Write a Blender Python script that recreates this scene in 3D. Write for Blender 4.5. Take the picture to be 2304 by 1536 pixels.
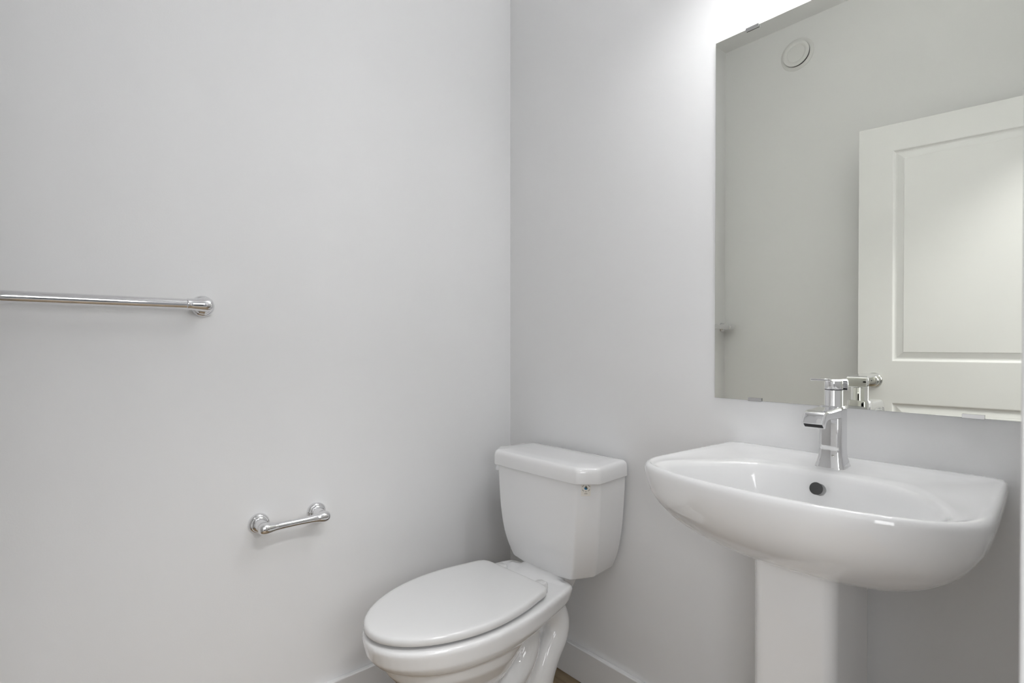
import bpy, bmesh, math, random
from mathutils import Vector, Matrix

for o in list(bpy.data.objects):
    bpy.data.objects.remove(o)
SC = bpy.context.scene
COL = SC.collection
random.seed(4)
pi = math.pi

# ------------------------------------------------------------------ camera
CH = 2.793           # ceiling height
CAM = Vector((-1.326, -1.56, 1.1115))
YAW = math.radians(40.55)
PITCH = math.atan(0.009)
cam_d = bpy.data.cameras.new('camera')
cam = bpy.data.objects.new('camera', cam_d)
COL.objects.link(cam)
cam.location = CAM
cam.rotation_euler = (pi / 2 - PITCH, 0, -YAW)
cam_d.sensor_width = 36.0
cam_d.lens = 1205.0 / 2304.0 * 36.0
cam_d.shift_y = 17.8 / 2304.0
cam_d.clip_start = 0.01
cam_d.dof.use_dof = True
cam_d.dof.focus_distance = 1.6
cam_d.dof.aperture_fstop = 6.3
SC.camera = cam

# ------------------------------------------------------------------ world, light, exposure
W = bpy.data.worlds.new('world')
SC.world = W
W.use_nodes = True
W.node_tree.nodes['Background'].inputs[0].default_value = (0.75, 0.8, 0.9, 1)
W.node_tree.nodes['Background'].inputs[1].default_value = 0.3
SC.view_settings.view_transform = 'Standard'
SC.view_settings.look = 'None'
SC.view_settings.gamma = 1.0
SC.view_settings.use_curve_mapping = False
SC.view_settings.exposure = 0.12
SHADE_STRENGTH = 1.5        # frosted sides of the vanity shades
BULB_STRENGTH = 43.0        # open bottoms of the vanity shades
HALL_W = 34.0               # unseen ceiling lamp added in the invented hall


def area_light(name, loc, rot, size, power, color=(1, 1, 1), shape='DISK'):
    l = bpy.data.lights.new(name, 'AREA')
    l.shape = shape
    l.size = size
    l.energy = power
    l.color = (color[0] * 0.992, color[1] * 0.996, color[2])
    o = bpy.data.objects.new(name, l)
    COL.objects.link(o)
    o.location = loc
    o.rotation_euler = rot
    return o


ROOM_W = 105.0               # open tops of the vanity shades
HALL_SIDE_FILL_W = 23.0         # fill light added at the invented hall side window
HALL_FILL_W = 18.0          # fill light added at the invented far hall window
area_light('added_hall_lamp', (-1.0, -2.4, 2.72), (0, 0, 0), 0.6, HALL_W)
hall_fill = area_light('added_hall_fill', (-1.45, -3.32, 1.70), (pi / 2, 0, 0), 1.2, HALL_FILL_W, (1, 1, 1), 'RECTANGLE')
hall_fill.data.size_y = 0.92
side_fill = area_light('added_hall_side_fill', (-2.62, -2.55, 1.45), (pi / 2, 0, -pi / 2), 1.1, HALL_SIDE_FILL_W, (1, 1, 1), 'RECTANGLE')
side_fill.data.size_y = 1.2

# ------------------------------------------------------------------ materials


def mat(name, col, rough=0.5, metal=0.0, coat=0.0, bump=0.0, bscale=200.0, spec=0.5, emit=0.0, var=0.0):
    m = bpy.data.materials.new(name)
    m.use_nodes = True
    nt = m.node_tree
    b = nt.nodes['Principled BSDF']
    b.inputs['Base Color'].default_value = (*col, 1)
    b.inputs['Roughness'].default_value = rough
    b.inputs['Metallic'].default_value = metal
    b.inputs['Coat Weight'].default_value = coat
    b.inputs['Coat Roughness'].default_value = 0.03
    b.inputs['Specular IOR Level'].default_value = spec
    if emit:
        b.inputs['Emission Color'].default_value = (0.99, 0.995, 1, 1)
        b.inputs['Emission Strength'].default_value = emit
    tc = nt.nodes.new('ShaderNodeTexCoord')
    if bump:
        n = nt.nodes.new('ShaderNodeTexNoise')
        n.inputs['Scale'].default_value = bscale
        n.inputs['Detail'].default_value = 4
        nt.links.new(tc.outputs['Object'], n.inputs['Vector'])
        bp = nt.nodes.new('ShaderNodeBump')
        bp.inputs['Strength'].default_value = bump
        bp.inputs['Distance'].default_value = 0.001
        nt.links.new(n.outputs['Fac'], bp.inputs['Height'])
        nt.links.new(bp.outputs['Normal'], b.inputs['Normal'])
    if var:
        n = nt.nodes.new('ShaderNodeTexNoise')
        n.inputs['Scale'].default_value = 3.0
        nt.links.new(tc.outputs['Object'], n.inputs['Vector'])
        mr = nt.nodes.new('ShaderNodeMapRange')
        mr.inputs['To Min'].default_value = rough - var
        mr.inputs['To Max'].default_value = rough + var
        nt.links.new(n.outputs['Fac'], mr.inputs['Value'])
        nt.links.new(mr.outputs['Result'], b.inputs['Roughness'])
    return m


M_WALL = mat('wall_paint', (0.86, 0.86, 0.862), 0.55, bump=0.12, bscale=260, spec=0.25)
M_CEIL = mat('ceiling_paint', (0.92, 0.92, 0.92), 0.8, bump=0.15, bscale=160, spec=0.2)
M_TRIM = mat('trim_paint', (0.86, 0.86, 0.862), 0.35, bump=0.05, bscale=90)
M_DOOR = mat('door_paint', (0.80, 0.80, 0.795), 0.38, bump=0.05, bscale=120)
M_CERAMIC = mat('white_vitreous_china', (0.91, 0.91, 0.912), 0.05, coat=0.6, var=0.01)
M_SEAT = mat('seat_plastic', (0.80, 0.80, 0.797), 0.16, coat=0.25, var=0.02)
M_CHROME = mat('chrome', (0.80, 0.80, 0.81), 0.05, metal=1.0, var=0.015)
M_NICKEL = mat('satin_nickel', (0.60, 0.60, 0.57), 0.22, metal=1.0, var=0.03)
M_MIRROR = mat('mirror_silver', (0.972, 0.978, 0.905), 0.0, metal=1.0)
M_GLASS_EDGE = mat('mirror_edge', (0.72, 0.74, 0.72), 0.08, metal=0.6)
M_DARK = mat('shade_and_bolt_black', (0.01, 0.01, 0.011), 0.6)  # near-black: painted shade in openings, plank joints, and the black bolt
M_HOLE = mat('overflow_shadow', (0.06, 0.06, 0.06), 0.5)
M_VENT = mat('vent_plastic', (0.80, 0.80, 0.79), 0.4, bump=0.03)
M_SHADE = mat('frosted_shade', (0.9, 0.9, 0.9), 0.4, emit=SHADE_STRENGTH)
M_BULB = mat('lit_opening', (0.9, 0.9, 0.9), 0.4, emit=BULB_STRENGTH)
M_UP = mat('lit_upper_opening', (0.9, 0.9, 0.9), 0.4, emit=ROOM_W)
M_PAPER = mat('sticker_paper', (0.86, 0.83, 0.77), 0.6, bump=0.03)
M_BLUE = mat('sticker_blue', (0.005, 0.16, 0.36), 0.5)
M_OLIVE = mat('sticker_olive', (0.11, 0.10, 0.055), 0.5)
M_INK = mat('sticker_ink', (0.36, 0.33, 0.30), 0.6)
M_HALL = mat('hall_paint', (0.30, 0.30, 0.305), 0.7, bump=0.1)  # paint of the invented hall, kept dark for chrome reflections

M_REFLECT_DARK = mat('dark_reflection_paint', (0.02, 0.02, 0.021), 0.4, bump=0.05)  # for the panel added to darken reflections
M_HALLFLOOR = mat('hall_floor', (0.20, 0.205, 0.21), 0.4)  # invented hall floor, neutral so its bounce adds no warmth


def wood():
    m = bpy.data.materials.new('oak_plank')
    m.use_nodes = True
    nt = m.node_tree
    b = nt.nodes['Principled BSDF']
    tc = nt.nodes.new('ShaderNodeTexCoord')
    oi = nt.nodes.new('ShaderNodeObjectInfo')
    add = nt.nodes.new('ShaderNodeVectorMath')
    add.operation = 'ADD'
    cmb = nt.nodes.new('ShaderNodeCombineXYZ')
    mul = nt.nodes.new('ShaderNodeMath')
    mul.operation = 'MULTIPLY'
    mul.inputs[1].default_value = 37.0
    nt.links.new(oi.outputs['Random'], mul.inputs[0])
    nt.links.new(mul.outputs[0], cmb.inputs[2])
    nt.links.new(tc.outputs['Object'], add.inputs[0])
    nt.links.new(cmb.outputs[0], add.inputs[1])
    mp = nt.nodes.new('ShaderNodeMapping')
    mp.inputs['Scale'].default_value = (14, 1.6, 14)
    nt.links.new(add.outputs[0], mp.inputs['Vector'])
    n = nt.nodes.new('ShaderNodeTexNoise')
    n.inputs['Scale'].default_value = 3.2
    n.inputs['Detail'].default_value = 7
    n.inputs['Distortion'].default_value = 0.8
    nt.links.new(mp.outputs[0], n.inputs['Vector'])
    r = nt.nodes.new('ShaderNodeValToRGB')
    r.color_ramp.elements[0].position = 0.3
    r.color_ramp.elements[0].color = (0.188, 0.131, 0.074, 1)
    r.color_ramp.elements[1].position = 0.75
    r.color_ramp.elements[1].color = (0.37, 0.28, 0.17, 1)
    nt.links.new(n.outputs['Fac'], r.inputs[0])
    nt.links.new(r.outputs[0], b.inputs['Base Color'])
    b.inputs['Roughness'].default_value = 0.45
    bp = nt.nodes.new('ShaderNodeBump')
    bp.inputs['Strength'].default_value = 0.2
    bp.inputs['Distance'].default_value = 0.001
    nt.links.new(n.outputs['Fac'], bp.inputs['Height'])
    nt.links.new(bp.outputs['Normal'], b.inputs['Normal'])
    return m


M_WOOD = wood()

# ------------------------------------------------------------------ helpers


def link(name, bm, m, parent=None, smooth=True, angle=40, bevel=0.0, seg=3):
    bmesh.ops.recalc_face_normals(bm, faces=bm.faces)
    me = bpy.data.meshes.new(name)
    bm.to_mesh(me)
    bm.free()
    me.materials.append(m)
    o = bpy.data.objects.new(name, me)
    COL.objects.link(o)
    if parent:
        o.parent = parent
    if smooth:
        for p in me.polygons:
            p.use_smooth = True
        if angle < 180:
            try:
                me.set_sharp_from_angle(angle=math.radians(angle))
            except Exception:
                pass
    if bevel:
        b = o.modifiers.new('edge', 'BEVEL')
        b.width = bevel
        b.segments = seg
        b.limit_method = 'ANGLE'
        b.angle_limit = math.radians(35)
        b.harden_normals = False
    return o


def empty(name, loc, rotz=0.0, label=None, cat=None, group=None, kind=None):
    o = bpy.data.objects.new(name, None)
    COL.objects.link(o)
    o.location = loc
    o.rotation_euler = (0, 0, rotz)
    tag(o, label, cat, group, kind)
    return o


def tag(o, label=None, cat=None, group=None, kind=None):
    if label:
        o['label'] = label
    if cat:
        o['category'] = cat
    if group:
        o['group'] = group
    if kind:
        o['kind'] = kind
    return o


def box(bm, a, b):
    x0, x1 = sorted((a[0], b[0]))
    y0, y1 = sorted((a[1], b[1]))
    z0, z1 = sorted((a[2], b[2]))
    v = [bm.verts.new(p) for p in [(x0, y0, z0), (x1, y0, z0), (x1, y1, z0), (x0, y1, z0), (x0, y0, z1), (x1, y0, z1), (x1, y1, z1), (x0, y1, z1)]]
    for f in [(0, 3, 2, 1), (4, 5, 6, 7), (0, 1, 5, 4), (1, 2, 6, 5), (2, 3, 7, 6), (3, 0, 4, 7)]:
        bm.faces.new([v[i] for i in f])
    return bm


def loft(bm, rings, cap0=True, cap1=True):
    vs = [[bm.verts.new(p) for p in r] for r in rings]
    n = len(rings[0])
    for a, b in zip(vs[:-1], vs[1:]):
        for i in range(n):
            j = (i + 1) % n
            bm.faces.new((a[i], a[j], b[j], b[i]))
    if cap0:
        bm.faces.new(vs[0][::-1])
    if cap1:
        bm.faces.new(vs[-1])
    return bm


def frame(axis):
    a = Vector(axis).normalized()
    t = Vector((0, 0, 1)) if abs(a.z) < 0.9 else Vector((1, 0, 0))
    u = a.cross(t).normalized()
    v = a.cross(u).normalized()
    return a, u, v


def lathe(bm, origin, axis, prof, n=40, cap0=True, cap1=True):
    """prof: (distance along axis, radius)"""
    a, u, v = frame(axis)
    o = Vector(origin)
    rings = []
    for d, r in prof:
        rings.append([o + a * d + (u * math.cos(2 * pi * i / n) + v * math.sin(2 * pi * i / n)) * max(r, 1e-5) for i in range(n)])
    return loft(bm, rings, cap0, cap1)


def tube(bm, pts, rad, n=24):
    pts = [Vector(p) for p in pts]
    rings = []
    prev = None
    for i, p in enumerate(pts):
        t = (pts[min(i + 1, len(pts) - 1)] - pts[max(i - 1, 0)]).normalized()
        if prev is None:
            _, u, v = frame(t)
        else:
            u = (prev - t * prev.dot(t)).normalized()
            v = t.cross(u)
        prev = u
        r = rad[i] if isinstance(rad, (list, tuple)) else rad
        rings.append([p + (u * math.cos(2 * pi * k / n) + v * math.sin(2 * pi * k / n)) * r for k in range(n)])
    return loft(bm, rings)


def catmull(pts, sub=12, closed=False):
    P = [Vector(p) for p in pts]
    out = []
    n = len(P)
    rng = n if closed else n - 1
    for i in range(rng):
        if closed:
            p0, p1, p2, p3 = P[(i - 1) % n], P[i], P[(i + 1) % n], P[(i + 2) % n]
        else:
            p0, p1, p2, p3 = P[max(i - 1, 0)], P[i], P[i + 1], P[min(i + 2, n - 1)]
        for k in range(sub):
            t = k / sub
            out.append(0.5 * ((2 * p1) + (p2 - p0) * t + (2 * p0 - 5 * p1 + 4 * p2 - p3) * t * t + (3 * p1 - p0 - 3 * p2 + p3) * t ** 3))
    if not closed:
        out.append(P[-1])
    return out


def resample(pts, n):
    """closed polyline -> n points evenly spaced by arc length"""
    P = list(pts) + [pts[0]]
    L = [0.0]
    for a, b in zip(P[:-1], P[1:]):
        L.append(L[-1] + (b - a).length)
    out = []
    j = 0
    for i in range(n):
        s = L[-1] * i / n
        while L[j + 1] < s:
            j += 1
        t = (s - L[j]) / max(L[j + 1] - L[j], 1e-9)
        out.append(P[j].lerp(P[j + 1], t))
    return out


def half_outline(pts, n, sub=12):
    """mirror a half outline given as (u, x) from u=0 back to u=0 front, resample -> list of (x, u)"""
    h = catmull([(x, u, 0) for u, x in pts], sub)
    m = [Vector((p.x, -p.y, 0)) for p in h[-2:0:-1]]
    return resample(h + m, n)


def at_height(o2, z):
    return [Vector((p.x, p.y, z)) for p in o2]


def bake(o):
    """apply the modifiers of an object to its mesh"""
    dg = bpy.context.evaluated_depsgraph_get()
    me = bpy.data.meshes.new_from_object(o.evaluated_get(dg))
    o.modifiers.clear()
    o.data = me
    return o


def struct(name, bm, m, label=None, bevel=0.0, smooth=False):
    return tag(link(name, bm, m, smooth=smooth, bevel=bevel), label, None, None, 'structure')


# ------------------------------------------------------------------ room shell
RX = -1.648          # wall opposite the mirror
DY = -1.517          # entry wall, inner face
DY2 = -1.637         # entry wall, hall side
OX0, OX1 = -1.562, -0.768   # door opening
OZ = 2.082
struct('wall_left', box(bmesh.new(), (RX - 0.1, 0, -0.02), (0.1, 0.1, CH + 0.02)), M_WALL, 'pale grey painted wall with the towel bar and paper holder')
struct('wall_right', box(bmesh.new(), (0, DY2, -0.02), (0.1, 0, CH + 0.02)), M_WALL, 'pale grey painted wall behind the sink and mirror')
struct('wall_opposite', box(bmesh.new(), (RX, DY2, -0.02), (RX - 0.1, 0, CH + 0.02)), M_WALL, 'pale grey wall behind the open door, seen in the mirror')
bm = bmesh.new()
box(bm, (RX, DY, 0), (OX0 - 0.02, DY2, CH))
box(bm, (OX1 + 0.02, DY, 0), (0, DY2, CH))
box(bm, (OX0 - 0.02, DY, OZ + 0.02), (OX1 + 0.02, DY2, CH))
struct('wall_entry', bm, M_WALL, 'pale grey entry wall around the doorway')
struct('ceiling', box(bmesh.new(), (-2.7, -3.4, CH), (0.2, 0.1, CH + 0.05)), M_CEIL, 'plain white ceiling')
# door lining and casings
bm = bmesh.new()
box(bm, (OX0 - 0.02, DY, 0), (OX0, DY2, OZ))
box(bm, (OX1, DY, 0), (OX1 + 0.02, DY2, OZ))
box(bm, (OX0 - 0.02, DY, OZ), (OX1 + 0.02, DY2, OZ + 0.02))
struct('trim_1', bm, M_TRIM, 'white lining of the doorway', bevel=0.001)
struct('trim_2', box(bmesh.new(), (OX1 + 0.004, DY, 0), (OX1 + 0.074, DY + 0.015, OZ + 0.07)), M_TRIM, 'white door casing cutting the right edge of the view', bevel=0.003)
struct('trim_3', box(bmesh.new(), (OX0 - 0.004, DY, 0), (OX0 - 0.074, DY + 0.015, OZ + 0.07)), M_TRIM, 'white door casing on the hinge side', bevel=0.003)
struct('trim_4', box(bmesh.new(), (OX0 - 0.004, DY, OZ + 0.004), (OX1 + 0.004, DY + 0.015, OZ + 0.07)), M_TRIM, 'white head casing over the doorway', bevel=0.003)
# unseen hall invented for light and reflections, with a window in its far wall
HX0, HX1, HY = -2.6, 0.1, -3.3
WX0, WX1, WZ0, WZ1 = -2.1, -0.8, 1.2, 2.2
bm = bmesh.new()
box(bm, (HX0, HY, -0.02), (WX0, HY - 0.12, CH))
box(bm, (WX1, HY, -0.02), (HX1, HY - 0.12, CH))
box(bm, (WX0, HY, -0.02), (WX1, HY - 0.12, WZ0))
box(bm, (WX0, HY, WZ1), (WX1, HY - 0.12, CH))
struct('wall_hall', bm, M_HALL, 'wall of the invented hall behind the camera')
bm = bmesh.new()
for a_, b_ in (((WX0, WZ0), (WX0 + 0.05, WZ1)), ((WX1 - 0.05, WZ0), (WX1, WZ1)), ((WX0, WZ0), (WX1, WZ0 + 0.05)), ((WX0, WZ1 - 0.05), (WX1, WZ1)), ((-1.52, WZ0), (-1.48, WZ1))):
    box(bm, (a_[0], HY - 0.05, a_[1]), (b_[0], HY - 0.09, b_[1]))
struct('invented_window_1', bm, M_TRIM, 'invented hall window behind the camera')  # frame of an unseen window, made up around the added fill
struct('added_reflection_panel', box(bmesh.new(), (-1.70, HY, 0), (-0.98, HY + 0.03, 1.17)), M_REFLECT_DARK, 'dark panel added under the invented hall window for reflections', bevel=0.004)  # unseen panel put in as a dark reflection for the chrome
SY0, SY1, SZ0, SZ1 = -3.15, -1.95, 0.8, 2.1
bm = bmesh.new()
box(bm, (HX0, HY, -0.02), (HX0 - 0.1, SY0, CH))
box(bm, (HX0, SY1, -0.02), (HX0 - 0.1, DY2, CH))
box(bm, (HX0, SY0, -0.02), (HX0 - 0.1, SY1, SZ0))
box(bm, (HX0, SY0, SZ1), (HX0 - 0.1, SY1, CH))
struct('wall_hall_left', bm, M_HALL, 'side wall of the invented hall near the door hinges')
bm = bmesh.new()
for a_, b_ in (((SY0, SZ0), (SY0 + 0.05, SZ1)), ((SY1 - 0.05, SZ0), (SY1, SZ1)), ((SY0, SZ0), (SY1, SZ0 + 0.05)), ((SY0, SZ1 - 0.05), (SY1, SZ1))):
    box(bm, (HX0 - 0.05, a_[0], a_[1]), (HX0 - 0.09, b_[0], b_[1]))
struct('invented_window_2', bm, M_TRIM, 'invented hall side window beyond the doorway')  # unseen side window, made up around the added side fill
struct('wall_hall_right', box(bmesh.new(), (HX1, HY, -0.02), (HX1 + 0.1, DY2, CH)), M_HALL, 'side wall of the invented hall beyond the sink')
struct('wall_hall_door', box(bmesh.new(), (HX0, DY2, -0.02), (RX - 0.1, DY2 + 0.1, CH)), M_HALL, 'wall of the invented hall beside the doorway')
# floor with planks
struct('floor_hall', box(bmesh.new(), (-2.7, -3.4, -0.03), (0.2, DY2 + 0.06, 0.0)), M_HALLFLOOR, 'grey floor of the invented hall')
fl = struct('floor', box(bmesh.new(), (RX - 0.05, DY2 + 0.06, -0.03), (0.05, 0.05, -0.012)), M_DARK, 'brown oak plank floor')
pw = 0.18
pm = {}
x = 0.0
k = 0
while x > RX:
    y = 0.0
    first = True
    while y > DY2 + 0.061:
        ln = [1.25, 0.62, 0.95, 0.4][k % 4] if first else 1.25
        first = False
        y2 = max(y - ln, DY2 + 0.06)
        x2 = max(x - pw, RX)
        key = (round(x - x2, 4), round(y - y2, 4))
        if key not in pm:
            bm = box(bmesh.new(), (0, 0, -0.012), (-key[0] + 0.0012, -key[1] + 0.0012, 0.0))
            bmesh.ops.recalc_face_normals(bm, faces=bm.faces)
            bmesh.ops.bevel(bm, geom=[e for e in bm.edges if all(v.co.z > -0.001 for v in e.verts)], offset=0.001, segments=1, affect='EDGES')
            me = bpy.data.meshes.new('plank')
            bm.to_mesh(me)
            bm.free()
            me.materials.append(M_WOOD)
            pm[key] = me
        p = bpy.data.objects.new('plank', pm[key])
        COL.objects.link(p)
        p.parent = fl
        p.location = (x, y, 0)
        y = y2
    x -= pw
    k += 1


def baseboard(name, a, b, label):
    struct(name, box(bmesh.new(), a, b), M_TRIM, label, bevel=0.003)


BH, BT = 0.111, 0.017
baseboard('baseboard_left', (RX, 0, 0), (0, -BT, BH), 'white baseboard behind the toilet bowl')
baseboard('baseboard_right', (0, -BT, 0), (-BT, DY, BH), 'white baseboard between toilet and pedestal sink')
baseboard('baseboard_opposite', (RX, -BT, 0), (RX + BT, DY, BH), 'white baseboard behind the open door')
baseboard('baseboard_entry', (OX1 + 0.076, DY, 0), (-BT, DY + BT, BH), 'white baseboard on the entry wall')

# ------------------------------------------------------------------ door (seen in the mirror)
DW, DH, DT = 0.775, 2.058, 0.035
d_free = Vector((-1.439, -0.741))
d_dir = Vector((-0.1483, -0.9889))          # free edge -> hinge
d_nrm = Vector((0.9889, -0.1483))           # face towards the mirror
door_root = empty('door_1', (d_free.x, d_free.y, 0.008), math.atan2(d_dir.y, d_dir.x), 'white two-panel door standing open, seen in the mirror', None, None, 'structure')
# local frame: +x along the door towards the hinge, +y = left of that = face towards mirror (check below), z up
sgn = 1.0 if (Vector((-d_dir.y, d_dir.x)).dot(d_nrm) > 0) else -1.0
st, tr, lr0, lr1, br = 0.1235, 0.113, 0.852, 1.030, 0.24
bm = bmesh.new()
box(bm, (0, 0, 0), (st, -sgn * DT, DH))
box(bm, (DW - st, 0, 0), (DW, -sgn * DT, DH))
box(bm, (st, 0, DH - tr), (DW - st, -sgn * DT, DH))
box(bm, (st, 0, lr0), (DW - st, -sgn * DT, lr1))
box(bm, (st, 0, 0), (DW - st, -sgn * DT, br))
bmesh.ops.remove_doubles(bm, verts=bm.verts, dist=1e-5)
link('door_leaf', bm, M_DOOR, door_root, smooth=False)


def door_panel(z0, z1):
    bm = bmesh.new()
    for side in (0, 1):
        rings = []
        for ins, dep in [(0, 0), (0.003, 0.0005), (0.008, 0.0065), (0.012, 0.0085), (0.017, 0.0085), (0.036, 0.0035), (0.040, 0.003), (0.0415, 0.0012)]:
            yy = -dep if side == 0 else -DT + dep
            yy *= sgn
            rings.append([Vector((st + ins, yy, z0 + ins)), Vector((DW - st - ins, yy, z0 + ins)), Vector((DW - st - ins, yy, z1 - ins)), Vector((st + ins, yy, z1 - ins))])
        loft(bm, rings, False, True)
    return link('panel', bm, M_DOOR, door_root, smooth=False)


door_panel(lr1, DH - tr)
door_panel(br, lr0)
# knob on both faces
bm = bmesh.new()
kz = 0.947
lathe(bm, (0.060, 0, kz), (0, sgn, 0), [(0.022, 0.0115), (0.030, 0.0125), (0.037, 0.020), (0.046, 0.0265), (0.056, 0.0275), (0.063, 0.0245), (0.067, 0.017), (0.068, 0.008), (0.0675, 0.0)], 40)
lathe(bm, (0.060, -sgn * DT, kz), (0, -sgn, 0), [(0.022, 0.0115), (0.030, 0.0125), (0.037, 0.020), (0.046, 0.0265), (0.056, 0.0275), (0.063, 0.0245), (0.067, 0.017), (0.068, 0.0)], 40)
knob = link('door_knob', bm, M_NICKEL, door_root, angle=60)
bm = bmesh.new()
for s, y0 in ((sgn, 0), (-sgn, -sgn * DT)):
    lathe(bm, (0.060, y0, kz), (0, s, 0), [(-0.001, 0.0325), (0.003, 0.0325), (0.007, 0.030), (0.010, 0.024), (0.013, 0.016), (0.024, 0.0125)], 40)
link('rose', bm, M_NICKEL, knob, angle=60)
bm = bmesh.new()
lathe(bm, (0.060, sgn * 0.0676, kz), (0, sgn, 0), [(0, 0.002), (0.0006, 0.002)], 12)
link('privacy_hole_shade', bm, M_DARK, knob)  # raised black disc, the hole's shade put into its colour
bm = bmesh.new()
for hz in (0.2, 1.02, 1.84):
    lathe(bm, (DW + 0.004, sgn * 0.004, hz - 0.045), (0, 0, 1), [(0, 0.006), (0.09, 0.006)], 14)
link('hinge', bm, M_NICKEL, door_root)

# ------------------------------------------------------------------ round vent on the wall opposite
vz, vy = 2.625, -0.393
v = empty('round_wall_vent', (RX, vy, vz), 0, 'round white vent cover high on the wall, reflected near the mirror top', 'vent')
bm = bmesh.new()
lathe(bm, (0, 0, 0), (1, 0, 0), [(0, 0.082), (0.004, 0.081), (0.008, 0.074), (0.010, 0.066), (0.004, 0.062), (-0.03, 0.060)], 56, False, False)
link('rim', bm, M_VENT, v, angle=30)
bm = bmesh.new()
lathe(bm, (0, 0, 0), (1, 0, 0), [(0.008, 0.040), (0.014, 0.063), (0.018, 0.0655), (0.022, 0.064), (0.024, 0.058), (0.022, 0.046), (0.019, 0.043), (0.021, 0.039), (0.0225, 0.02), (0.023, 0.0)], 56, True, True)
link('damper_disc', bm, M_VENT, v, angle=50)
bm = bmesh.new()
lathe(bm, (0, 0, 0), (1, 0, 0), [(0.0008, 0.0615), (0.0012, 0.0)], 40, False, False)
link('duct_shade_disc', bm, M_DARK, v)  # black disc painted as the shade inside the duct

# ------------------------------------------------------------------ mirror
mz0, mz1, my0, my1 = 0.973, 1.897, -0.838, -1.466
mr = empty('wall_mirror', (0, (my0 + my1) / 2, mz0), 0, 'frameless rectangular wall mirror held by small clips above the sink', 'mirror')
hw, hh = (my0 - my1) / 2, mz1 - mz0
bm = box(bmesh.new(), (-0.0065, -hw, 0), (-0.0072, hw, hh))
link('silvered_face', bm, M_MIRROR, mr, smooth=False)
bm = box(bmesh.new(), (-0.0015, -hw - 0.0004, -0.0004), (-0.0066, hw + 0.0004, hh + 0.0004))
link('glass_edge', bm, M_GLASS_EDGE, mr, smooth=False)
for yy, zz, up in ((-0.945, 0, 1), (-1.359, 0, 1), (-0.935, hh, -1), (-1.369, hh, -1)):
    yl = yy - (my0 + my1) / 2
    bm = bmesh.new()
    box(bm, (-0.0002, yl - 0.0165, zz - 0.0015 * up), (-0.0112, yl + 0.0165, zz - 0.0005 * up))
    box(bm, (-0.0085, yl - 0.0165, zz - 0.0015 * up), (-0.0112, yl + 0.0165, zz + 0.007 * up))
    link('clip', bm, M_CHROME, mr, smooth=False, bevel=0.0004, seg=2)

# ------------------------------------------------------------------ vanity light above the mirror (out of frame)
vl = empty('vanity_light', (0, -1.15, 2.18), 0, 'three-shade frosted wall light above the mirror', 'lamp')
bm = bmesh.new()
box(bm, (0, -0.28, -0.03), (-0.022, 0.28, 0.03))
link('back_plate', bm, M_CHROME, vl, bevel=0.004)
LX = -0.23
for yy in (-0.2, 0.0, 0.2):
    bm = bmesh.new()
    tube(bm, catmull([(-0.02, yy, 0), (-0.10, yy, 0.005), (-0.13, yy, 0.015), (LX + 0.048, yy, 0.02)], 6), 0.007, 14)
    link('arm', bm, M_CHROME, vl)
    bm = bmesh.new()
    lathe(bm, (LX, yy, 0.06), (0, 0, -1), [(0.008, 0.043), (0, 0.045), (0, 0.048), (0.03, 0.049), (0.09, 0.051), (0.13, 0.053), (0.13, 0.050), (0.122, 0.049)], 32, False, False)
    link('shade', bm, M_SHADE, vl, angle=60)
    bm = bmesh.new()
    lathe(bm, (LX, yy, 0.06), (0, 0, -1), [(0.119, 0.0495), (0.122, 0.046), (0.123, 0.0)], 32)
    link('bulb', bm, M_BULB, vl, angle=60)
    bm = bmesh.new()
    lathe(bm, (LX, yy, 0.06), (0, 0, -1), [(0.006, 0.0), (0.007, 0.043), (0.009, 0.043)], 32, True, True)
    link('upper_opening', bm, M_UP, vl, angle=60)

# ------------------------------------------------------------------ towel bar
tb = empty('towel_bar', (-1.32, 0, 1.2095), 0, 'long polished chrome towel bar on the left wall', 'towel bar')
X0, X1 = -1.610 + 1.32, -1.036 + 1.32
HB = 0.063


def flange_post(bm, x, h, R):
    lathe(bm, (x, 0, 0), (0, -1, 0), [(0, R), (0.0035, R), (0.007, R * 0.96), (0.0095, R * 0.86), (0.0105, R * 0.80), (0.013, R * 0.80), (0.0155, R * 0.70), (0.017, R * 0.60),
                                      (0.024, R * 0.56), (h - 0.016, R * 0.54)], 40, False, True)


for xx, s in ((X1, 1), (X0, -1)):
    bm = bmesh.new()
    flange_post(bm, xx, HB, 0.027)
    po = link('post', bm, M_CHROME, tb, angle=50)
    bm = bmesh.new()
    lathe(bm, (xx, -HB, 0), (-s, 0, 0), [(-0.0125, 0.0), (-0.0122, 0.006), (-0.011, 0.0105), (-0.008, 0.0142), (-0.003, 0.0163), (0.003, 0.0168), (0.011, 0.0164), (0.021, 0.0153), (0.031, 0.0142), (0.040, 0.0135), (0.0415, 0.0138), (0.0445, 0.0138), (0.0455, 0.0128)], 36)
    link('end_cap', bm, M_CHROME, po, angle=60)
bm = bmesh.new()
lathe(bm, (X0 + 0.015, -HB, 0), (1, 0, 0), [(0, 0.0124), (X1 - X0 - 0.03, 0.0124)], 36)
link('bar', bm, M_CHROME, tb, angle=60)

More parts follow.
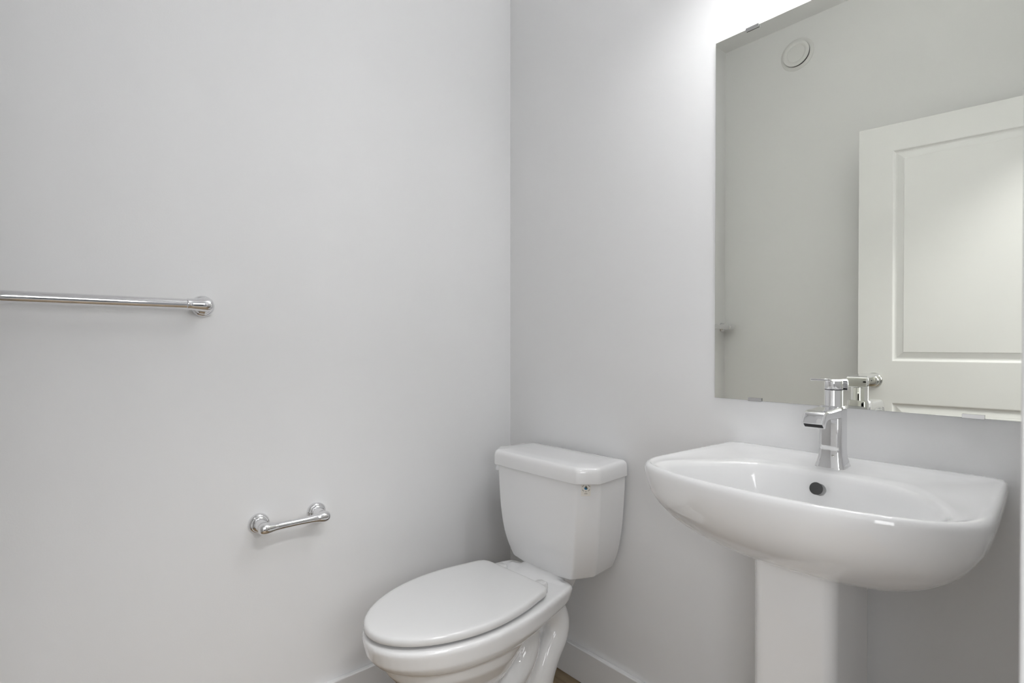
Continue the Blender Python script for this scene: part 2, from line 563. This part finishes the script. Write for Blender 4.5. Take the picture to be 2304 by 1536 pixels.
# ------------------------------------------------------------------ paper holder
th = empty('paper_holder', (-0.8245, 0, 0.6235), 0, 'short chrome toilet paper holder low on the left wall', 'paper holder')
for s in (-1, 1):
    bm = bmesh.new()
    flange_post(bm, s * 0.0785, 0.062, 0.0275)
    link('post', bm, M_CHROME, th, angle=50)
bm = bmesh.new()
prof = []
for t, r in [(-0.0955, 0.0), (-0.0952, 0.006), (-0.094, 0.0098), (-0.090, 0.0134), (-0.084, 0.0152), (-0.0785, 0.0156), (-0.071, 0.0150), (-0.063, 0.0133), (-0.054, 0.0116), (-0.042, 0.0104), (-0.02, 0.0098), (0, 0.0096)]:
    prof.append((t, r))
prof = prof + [(-t, r) for t, r in prof[-2::-1]]
lathe(bm, (0, -0.060, 0), (1, 0, 0), prof, 36)
link('bar', bm, M_CHROME, th, angle=60)

# ------------------------------------------------------------------ toilet
TY = -0.347
to = empty('toilet', (0, TY, 0), math.radians(1.2), 'white two-piece toilet with closed lid in the corner', 'toilet')


def egg(xb, xw, xf, wb, w, p=2.0, n=72):
    """closed outline: flat back at xb (half width wb), widest w at xw, rounded front at xf"""
    pts = [(0.0, xb), (wb * 0.5, xb), (wb * 0.86, xb - 0.002), (wb, xb - 0.016)]
    for k in range(1, 5):
        t = k / 5
        s = math.sin(t * pi / 2)
        pts.append((wb + (w - wb) * s, xb - 0.016 + (xw - xb + 0.016) * t))
    m = 12
    for k in range(m + 1):
        a = k / m * pi / 2
        pts.append((w * math.cos(a) ** (2 / p), xw + (xf - xw) * math.sin(a) ** (2 / p)))
    return half_outline(pts, n, 6)


# bowl: lofts and trapway merged by remeshing into one glazed body
bm = bmesh.new()


def rr(z, xb, xw, xf, wb, w, p=2.0):
    return at_height(egg(xb, xw, xf, wb, w, p), z)


loft(bm, [rr(0.335, -0.225, -0.48, -0.730, 0.110, 0.162), rr(0.343, -0.200, -0.48, -0.746, 0.120, 0.172), rr(0.360, -0.178, -0.48, -0.760, 0.131, 0.179),
          rr(0.394, -0.166, -0.48, -0.768, 0.136, 0.182), rr(0.402, -0.167, -0.48, -0.766, 0.135, 0.181), rr(0.4055, -0.171, -0.48, -0.761, 0.130, 0.176)])
loft(bm, [rr(0.155, -0.38, -0.44, -0.520, 0.03, 0.045), rr(0.18, -0.36, -0.45, -0.560, 0.045, 0.066), rr(0.21, -0.345, -0.46, -0.610, 0.06, 0.092), rr(0.235, -0.34, -0.465, -0.645, 0.07, 0.114),
          rr(0.265, -0.335, -0.47, -0.680, 0.085, 0.137), rr(0.305, -0.315, -0.48, -0.712, 0.10, 0.158), rr(0.345, -0.25, -0.48, -0.728, 0.11, 0.167)])
# deck block under the tank
loft(bm, [rr(0.300, -0.10, -0.19, -0.30, 0.04, 0.055), rr(0.340, -0.08, -0.20, -0.32, 0.06, 0.075), rr(0.398, -0.05, -0.17, -0.30, 0.075, 0.09), rr(0.416, -0.05, -0.12, -0.19, 0.075, 0.085)])
# low ledge in front of the tank
loft(bm, [rr(0.400, -0.182, -0.19, -0.212, 0.105, 0.112), rr(0.4095, -0.184, -0.19, -0.208, 0.104, 0.110)])
# foot
loft(bm, [rr(0.0, -0.175, -0.30, -0.60, 0.09, 0.112), rr(0.022, -0.175, -0.30, -0.598, 0.089, 0.111), rr(0.040, -0.19, -0.30, -0.575, 0.066, 0.088), rr(0.15, -0.19, -0.33, -0.555, 0.042, 0.060), rr(0.30, -0.18, -0.36, -0.56, 0.04, 0.055)])
for s in (-1, 1):
    tube(bm, catmull([(-0.55, s * 0.048, 0.13), (-0.47, s * 0.058, 0.155), (-0.39, s * 0.060, 0.168), (-0.325, s * 0.056, 0.200), (-0.292, s * 0.050, 0.250), (-0.290, s * 0.040, 0.32)], 8), [0.044] * 41, 20)
    tube(bm, catmull([(-0.210, s * 0.03, 0.345), (-0.172, s * 0.052, 0.295), (-0.176, s * 0.060, 0.240), (-0.222, s * 0.062, 0.180), (-0.250, s * 0.062, 0.11), (-0.252, s * 0.062, 0.02)], 8), [0.043] * 41, 20)
bowl = link('bowl', bm, M_CERAMIC, to, angle=180)
md = bowl.modifiers.new('remesh', 'REMESH')
md.mode = 'VOXEL'
md.voxel_size = 0.0042
md.use_smooth_shade = True
md = bowl.modifiers.new('smooth', 'SMOOTH')
md.factor = 0.5
md.iterations = 6
bake(bowl)
for p in bowl.data.polygons:
    p.use_smooth = True

# seat ring and lid
bm = bmesh.new()
so = egg(-0.290, -0.49, -0.748, 0.132, 0.166, 1.95)
cen = Vector((-0.50, 0, 0))


def scl(o2, k, z, c=cen):
    return [Vector((c.x + (p.x - c.x) * k, c.y + (p.y - c.y) * k, z)) for p in o2]


loft(bm, [scl(so, 0.62, 0.409), scl(so, 0.965, 0.409), scl(so, 0.985, 0.411), scl(so, 0.985, 0.417), scl(so, 0.62, 0.417)], False, False)
link('seat', bm, M_SEAT, to, angle=50)
bm = bmesh.new()
lo = egg(-0.281, -0.49, -0.766, 0.141, 0.1735, 1.95)
loft(bm, [scl(lo, 0.90, 0.4150), scl(lo, 0.978, 0.4150), scl(lo, 0.990, 0.4160), scl(lo, 0.998, 0.4185), scl(lo, 1.0, 0.423), scl(lo, 0.999, 0.4265), scl(lo, 0.995, 0.4300), scl(lo, 0.987, 0.4328), scl(lo, 0.974, 0.4346),
          scl(lo, 0.955, 0.4356), scl(lo, 0.90, 0.4364), scl(lo, 0.7, 0.4370), scl(lo, 0.4, 0.4372), scl(lo, 0.1, 0.4372)])
link('seat_lid', bm, M_SEAT, to, angle=60)
for s in (-1, 1):
    bm = bmesh.new()
    hx = -0.268
    loft(bm, [[Vector((hx + a, s * 0.085 + b, z)) for a, b in ((-0.03 * k, -0.02 * k), (0.012 * k, -0.02 * k), (0.022 * k, -0.012 * k), (0.022 * k, 0.012 * k), (0.012 * k, 0.02 * k), (-0.03 * k, 0.02 * k))]
              for z, k in ((0.404, 1.0), (0.417, 1.0), (0.4235, 0.92), (0.4255, 0.75))])
    link('hinge', bm, M_SEAT, to, bevel=0.002)

TURN = math.radians(2.0)
for o_ in list(to.children):
    o_.data.transform(Matrix.Translation((-0.17, 0, 0)) @ Matrix.Rotation(TURN, 4, 'Z') @ Matrix.Translation((0.17, 0, 0)))
# tank


def cham(hw, x0, x1, ch, r=0.014, z=0.0, bow=0.0, hwb=None):
    """chamfered-front rectangle: back at x0, front at x1, half width hw at the chamfer, hwb at the wall"""
    hwb = hwb or hw
    P = [(x0, -hwb), (x0, hwb), (x1 + ch, hw), (x1, hw - ch * 0.85), (x1 - bow, 0), (x1, -(hw - ch * 0.85)), (x1 + ch, -hw)]
    P = [Vector((a, b, 0)) for a, b in P]
    out = []
    n = len(P)
    for i in range(n):
        p, a, b = P[i], P[i - 1], P[(i + 1) % n]
        r_ = r if i != 4 else 0.06
        da = (a - p)
        db = (b - p)
        l = min(r_, da.length * 0.45, db.length * 0.45)
        s, e = p + da.normalized() * l, p + db.normalized() * l
        for k in range(7):
            t = k / 6
            out.append((1 - t) ** 2 * s + 2 * t * (1 - t) * p + t * t * e)
    return [Vector((p.x, p.y, z)) for p in out]


bm = bmesh.new()
rings = []
ztop, zbot = 0.722, 0.413
for k in range(19):
    t = k / 18
    z = ztop + (zbot - ztop) * t
    sh = 0.008 * t + 0.020 * t ** 2 + 0.014 * t ** 6
    fr = 0.004 * t + 0.022 * t ** 4
    rings.append(cham(0.2165 - sh, -0.018, -0.201 + fr, 0.052, 0.007, z, 0.004, 0.209 - sh * 1.1))
last = rings[-1]
c = Vector((-0.10, 0, 0))
for k, dz in ((0.985, -0.004), (0.955, -0.0068), (0.90, -0.008)):
    rings.append([Vector((c.x + (p.x - c.x) * k, p.y * k, zbot + dz)) for p in last])
# bottom corners swept up
for r in rings:
    for p in r:
        a = min(1.0, max(0.0, (0.722 - p.z) / 0.30))
        p.z += 0.018 * a ** 4 * (abs(p.y) / 0.17) ** 2
loft(bm, rings)
tank = link('tank', bm, M_CERAMIC, to, angle=55)
bm = bmesh.new()
rings = []
for ins, z in [(0.012, 0.7145), (0.003, 0.7145), (0.0005, 0.7155), (0, 0.718), (0.0005, 0.746), (0.0018, 0.753), (0.0045, 0.7585), (0.0085, 0.7618), (0.0135, 0.7632), (0.05, 0.7650), (0.085, 0.7655)]:
    rings.append(cham(0.2245 - ins, -0.012 - ins * 0.6, -0.213 + ins, 0.052 - ins * 0.5, 0.009, z, 0.004, 0.213 - ins))
loft(bm, rings)
link('tank_lid', bm, M_CERAMIC, to, angle=60)
# flush lever on the far side
bm = bmesh.new()
lathe(bm, (-0.165, 0.200, 0.690), (-0.35, 1, 0), [(-0.01, 0.011), (0.012, 0.011), (0.016, 0.009), (0.018, 0.0)], 20)
tube(bm, [(-0.168, 0.214, 0.690), (-0.150, 0.222, 0.688), (-0.10, 0.224, 0.683), (-0.075, 0.223, 0.680)], [0.006, 0.006, 0.0065, 0.007], 14)
tag(link('flush_lever', bm, M_CHROME, to), 'chrome flush lever on the tank side')
# sticker on the chamfer of the tank
st_root = empty('sticker', (0, 0, 0))
st_root.parent = to
bpy.data.objects.remove(st_root)


def on_chamfer(u, v, d):
    """u along the chamfer, v up, d off the surface"""
    u, v = u * 1.25 - 0.0015, v * 1.25
    z = 0.6972 + v
    t = (ztop - z) / (ztop - zbot)
    sh = 0.008 * t + 0.020 * t ** 2 + 0.014 * t ** 6
    fr = 0.004 * t + 0.022 * t ** 4
    hw, x1 = 0.2165 - sh, -0.201 + fr
    A = Vector((x1, -(hw - 0.052 * 0.85), z))
    B = Vector((x1 + 0.052, -hw, z))
    e = (B - A).normalized()
    nrm = Vector((e.y, -e.x, 0))
    if nrm.x > 0:
        nrm = -nrm
    mid = A.lerp(B, 0.42)
    return mid + e * u + nrm * d


def flat(name, pts, d0, d1, m, parent):
    bm = bmesh.new()
    loft(bm, [[on_chamfer(u, v, d0) for u, v in pts], [on_chamfer(u, v, d1) for u, v in pts]], True, True)
    return link(name, bm, m, parent, smooth=False)


sk = flat('sticker', [(-0.011, -0.014), (0.011, -0.014), (0.011, 0.014), (-0.011, 0.014)], -0.0004, 0.0007, M_PAPER, to)
tag(sk, 'small cream sticker with a blue and olive water drop')
drop = []
for k in range(24):
    a = 2 * pi * k / 24
    u = 0.0038 * math.sin(a) * (1 if math.cos(a) < 0 else (1 - math.cos(a)) ** 0.8)
    v_ = 0.0045 + (0.0038 * math.cos(a) if math.cos(a) < 0 else 0.0062 * math.cos(a))
    drop.append((u, v_))
flat('water_drop', drop, 0.0005, 0.00085, M_BLUE, sk)
flat('water_drop', [(-0.0004, 0.0102), (0.0010, 0.0085), (0.0030, 0.0052), (0.0038, 0.0040), (0.0030, 0.0020), (0.0012, 0.0040), (-0.0006, 0.0048), (-0.0022, 0.0066)], 0.0006, 0.00095, M_OLIVE, sk)
for (u0, v0, u1, v1) in ((-0.0085, 0.0075, -0.0050, 0.0112), (0.0050, 0.0112, 0.0090, 0.0075), (-0.0085, 0.0010, -0.0050, -0.0025), (0.0050, -0.0025, 0.0090, 0.0015), (-0.0018, -0.0040, 0.0018, -0.0040), (-0.0035, -0.0085, 0.0035, -0.0085)):
    e = Vector((u1 - u0, v1 - v0)).normalized() * 1.0
    nx, ny = -e.y * 0.0007, e.x * 0.0007
    flat('print_line', [(u0 + nx, v0 + ny), (u1 + nx, v1 + ny), (u1 - nx, v1 - ny), (u0 - nx, v0 - ny)], 0.0005, 0.0008, M_INK, sk)

# ------------------------------------------------------------------ pedestal sink
SY = -1.147
sk_root = empty('pedestal_sink', (0, SY, 0), 0, 'white pedestal sink with a wide curved basin under the mirror', 'sink')
N = 128
ho = [(0, 0), (0.10, 0), (0.20, 0), (0.245, 0.0), (0.259, -0.003), (0.2635, -0.016), (0.267, -0.06), (0.274, -0.15), (0.281, -0.26), (0.2825, -0.31), (0.279, -0.345), (0.266, -0.375), (0.238, -0.402), (0.18, -0.428), (0.10, -0.446), (0, -0.452)]
OUT = half_outline(ho, N, 10)
hi = [(0, -0.163), (0.05, -0.163), (0.09, -0.165), (0.122, -0.171), (0.148, -0.186), (0.178, -0.217), (0.210, -0.267), (0.232, -0.325), (0.235, -0.365), (0.214, -0.396), (0.15, -0.416), (0.08, -0.425), (0, -0.428)]
INN = half_outline(hi, N, 10)


def by_angle(o2, c, n=N):
    """resample an outline to n points at even angles around c"""
    A = []
    for p in o2:
        A.append((math.atan2(p.y - c.y, p.x - c.x) % (2 * pi), p))
    A.sort(key=lambda q: q[0])
    A = A + [(A[0][0] + 2 * pi, A[0][1])]
    A = [(A[-2][0] - 2 * pi, A[-2][1])] + A
    out = []
    for i in range(n):
        a = 2 * pi * i / n
        for (a0, p0), (a1, p1) in zip(A[:-1], A[1:]):
            if a0 <= a <= a1:
                t = (a - a0) / max(a1 - a0, 1e-9)
                out.append(p0.lerp(p1, t))
                break
    return out


cI = Vector((-0.30, 0, 0))
OUTD = by_angle(half_outline(ho, 900, 24), cI)
INND = by_angle(half_outline(hi, 900, 24), cI)
RZ = 0.866
rings = []


def under(k, z, kb):
    r = []
    for p in OUTD:
        xa = -0.16
        kx = k if p.x < xa else kb
        r.append(Vector((xa + (p.x - xa) * kx, p.y * k, z)))
    return r


for z, k, kb in [(0.685, 0.12, 0.2), (0.686, 0.24, 0.3), (0.690, 0.36, 0.42), (0.698, 0.485, 0.52), (0.709, 0.59, 0.62), (0.724, 0.69, 0.72), (0.742, 0.78, 0.80), (0.762, 0.858, 0.88), (0.786, 0.923, 0.94), (0.811, 0.97, 0.98), (0.837, 0.994, 0.997), (0.850, 0.9995, 1.0)]:
    rings.append(under(k, z, kb))


def blend(t, z):
    return [Vector((a.x + (b.x - a.x) * t, a.y + (b.y - a.y) * t, z)) for a, b in zip(OUTD, INND)]


def inset(d, z):
    out = []
    for p in OUTD:
        q = (cI - p)
        l = q.length
        out.append(Vector((p.x + q.x / l * d, p.y + q.y / l * d, z)))
    return out


rings += [inset(0.0005, 0.856), inset(0.0025, 0.8615), inset(0.006, 0.8648), inset(0.0105, 0.866)]
# deck between rim and bowl
def mix(ra, rb, t, z):
    return [Vector((a.x + (b.x - a.x) * t, a.y + (b.y - a.y) * t, z)) for a, b in zip(ra, rb)]


d0 = inset(0.0105, 0.866)
cB = Vector((-0.30, 0, 0))


def inn(k, z):
    return [Vector((cB.x + (p.x - cB.x) * k, cB.y + (p.y - cB.y) * k, z)) for p in INND]


d1 = inn(1.030, 0.8635)


def dip(p):
    """the deck lies lower behind the bowl than along its sides and front"""
    t_ = min(1.0, max(0.0, (p.x + 0.36) / 0.17))
    return t_ * t_ * (3 - 2 * t_)


for t, dz in ((0.08, 0.0004), (0.2, 0.0028), (0.34, 0.0055), (0.55, 0.0078), (0.8, 0.0090), (1.0, 0.0098)):
    rings.append([Vector((p.x, p.y, p.z + (1 - dip(p)) * dz * 0.72)) for p in mix(d0, d1, t, 0.866 - dz)])
for k, z in [(1.012, 0.8545), (0.992, 0.851), (0.975, 0.8445), (0.945, 0.829), (0.905, 0.806), (0.85, 0.783), (0.77, 0.762), (0.65, 0.748), (0.50, 0.739), (0.32, 0.733), (0.14, 0.730)]:
    w_ = max(0.0, (k - 0.88) / 0.132)
    rings.append([Vector((p.x, p.y, p.z + (1 - dip(p)) * 0.0070 * w_)) for p in inn(k, z)])
bm = bmesh.new()
loft(bm, rings)
basin = link('basin', bm, M_CERAMIC, sk_root, angle=180)
# overflow hole bored through the back of the bowl
cut_bm = bmesh.new()
ohp = Vector((-0.178, -0.004, 0.8255))
lathe(cut_bm, ohp + Vector((-0.03, 0, 0.008)), (0.96, 0, -0.27), [(0, 0.0118), (0.060, 0.0118)], 28)
cut = link('cutter', cut_bm, M_CERAMIC, sk_root)
bo = basin.modifiers.new('hole', 'BOOLEAN')
bo.operation = 'DIFFERENCE'
bo.solver = 'EXACT'
bo.object = cut
bpy.context.view_layer.update()
bake(basin)
bpy.data.objects.remove(cut)
for p in basin.data.polygons:
    p.use_smooth = True
basin.data.set_sharp_from_angle(angle=math.radians(50))
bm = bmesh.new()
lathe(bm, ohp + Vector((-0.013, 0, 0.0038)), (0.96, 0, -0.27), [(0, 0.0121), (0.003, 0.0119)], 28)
tag(link('overflow_shade_disc', bm, M_HOLE, sk_root), 'dark disc painted as the shade inside the overflow hole')  # dark disc set in the bore, shade put into its colour
bm = bmesh.new()
lathe(bm, (-0.28, 0, 0.728), (0, 0, 1), [(0, 0.030), (0.004, 0.030), (0.006, 0.026), (0.005, 0.020), (0.010, 0.018), (0.012, 0.0)], 32)
link('drain', bm, M_CHROME, sk_root, angle=40)


def rrect(cx, cy, hx, hy, r, z, n=7):
    out = []
    for (sx, sy, a0) in ((1, 1, 0), (-1, 1, pi / 2), (-1, -1, pi), (1, -1, 3 * pi / 2)):
        for k in range(n):
            a = a0 + k / (n - 1) * pi / 2
            out.append(Vector((cx + sx * (hx - r) + r * math.cos(a), cy + sy * (hy - r) + r * math.sin(a), z)))
    return out


bm = bmesh.new()
rings = []
for z, hx, hy, xf in [(0.0, 0.118, 0.092, -0.300), (0.02, 0.118, 0.092, -0.300), (0.05, 0.113, 0.084, -0.294), (0.12, 0.109, 0.076, -0.287), (0.25, 0.107, 0.072, -0.284), (0.45, 0.106, 0.070, -0.283), (0.60, 0.106, 0.070, -0.283), (0.71, 0.107, 0.071, -0.284)]:
    rings.append(rrect(xf + hx, 0.008, hx, hy + 0.004, 0.028, z))
loft(bm, rings)
link('pedestal', bm, M_CERAMIC, sk_root, angle=60)
# tailpiece and trap behind the pedestal
bm = bmesh.new()
lathe(bm, (-0.085, -0.083, 0.684), (0, 0, -1), [(-0.02, 0.010), (0.006, 0.010), (0.010, 0.006), (0.010, 0)], 18)
link('mounting_bolt', bm, M_DARK, sk_root)

# ------------------------------------------------------------------ faucet
FX, FY = -0.090, -1.147
fz = 0.857
fa = empty('faucet', (FX, FY, fz), 0, 'polished chrome single-lever faucet on the sink deck', 'faucet')
bm = bmesh.new()
rings = []
for z, h in [(-0.003, 0.0282), (0.0015, 0.0282), (0.003, 0.0278), (0.010, 0.0258), (0.018, 0.0239), (0.028, 0.0224), (0.040, 0.0218), (0.123, 0.0216), (0.1265, 0.0212), (0.128, 0.0204)]:
    rings.append(rrect(0, 0, h, h, h * 0.42, z, 9))
loft(bm, rings)
link('body', bm, M_CHROME, fa, angle=50)
# spout: flat channel running forward and bending down at its tip
bm = bmesh.new()
top = catmull([(0.016, 0, 0.1285), (-0.02, 0, 0.1265), (-0.06, 0, 0.1245), (-0.088, 0, 0.1242), (-0.0995, 0, 0.1205), (-0.1055, 0, 0.112), (-0.1100, 0, 0.1005)], 8)
bot = catmull([(0.016, 0, 0.100), (-0.02, 0, 0.102), (-0.06, 0, 0.1045), (-0.078, 0, 0.1045), (-0.089, 0, 0.102), (-0.095, 0, 0.0975), (-0.099, 0, 0.0905)], 8)
rings = []
for a, b in zip(top, bot):
    ctr = (a + b) / 2
    ax = (a - b) / 2
    h = 0.0208
    ring = []
    for q in rrect(0, 0, ax.length, h, min(ax.length * 0.55, 0.0055), 0, 5):
        ring.append(ctr + ax.normalized() * q.x + Vector((0, q.y, 0)))
    rings.append(ring)
loft(bm, rings)
link('spout', bm, M_CHROME, fa, angle=50)
bm = bmesh.new()
e0 = (top[-1] + bot[-1]) / 2
dn = (top[-1] - top[-2]).normalized()
axv = (top[-1] - bot[-1]).normalized()
loft(bm, [[e0 + dn * d + axv * a + Vector((0, b, 0)) for a, b in ((-0.0045, -0.0168), (0.0045, -0.0168), (0.0045, 0.0168), (-0.0045, 0.0168))] for d in (-0.002, 0.0006)])
tag(link('outlet_shade_plate', bm, M_DARK, fa, smooth=False), 'black plate painted as the shade in the spout slot')  # black plate at the tip stands for the slot's shade
# neck and lever
bm = bmesh.new()
lathe(bm, (0.002, 0, 0.126), (0, 0, 1), [(0, 0.0180), (0.002, 0.0172), (0.033, 0.0172), (0.0342, 0.0168)], 36)
link('neck', bm, M_CHROME, fa, angle=50)
bm = bmesh.new()
lathe(bm, (0.002, 0, 0.1620), (0, 0, 1), [(0, 0.0167), (0.0008, 0.0173), (0.015, 0.0173), (0.0180, 0.0168)], 36)
hd = link('handle', bm, M_CHROME, fa, angle=50)
bm = bmesh.new()
tp = catmull([(0.0235, 0, 0.1590), (0.0238, 0, 0.167), (0.0234, 0, 0.175), (0.020, 0, 0.1795), (0.011, 0, 0.1812), (-0.02, 0, 0.1818), (-0.045, 0, 0.1828), (-0.070, 0, 0.1842)], 7)
rings = []
for i, p in enumerate(tp):
    t = (tp[min(i + 1, len(tp) - 1)] - tp[max(i - 1, 0)]).normalized()
    nn = Vector((t.z, 0, -t.x))
    q_ = i / (len(tp) - 1)
    th_ = 0.0022
    hy = 0.0202 - 0.003 * max(0, q_ - 0.5)
    rings.append([p + nn * a + Vector((0, b, 0)) for a, b in ((-th_, -hy), (th_, -hy), (th_, hy), (-th_, hy))])
loft(bm, rings)
link('lever_plate', bm, M_CHROME, hd, angle=40, bevel=0.0008, seg=2)
bm = bmesh.new()
lathe(bm, (0.0035, 0, 0.1585), (0, 0, 1), [(0, 0.0168), (0.0045, 0.0168)], 28)
link('gap_shade_ring', bm, M_DARK, fa)  # black ring painted as the shade under the handle
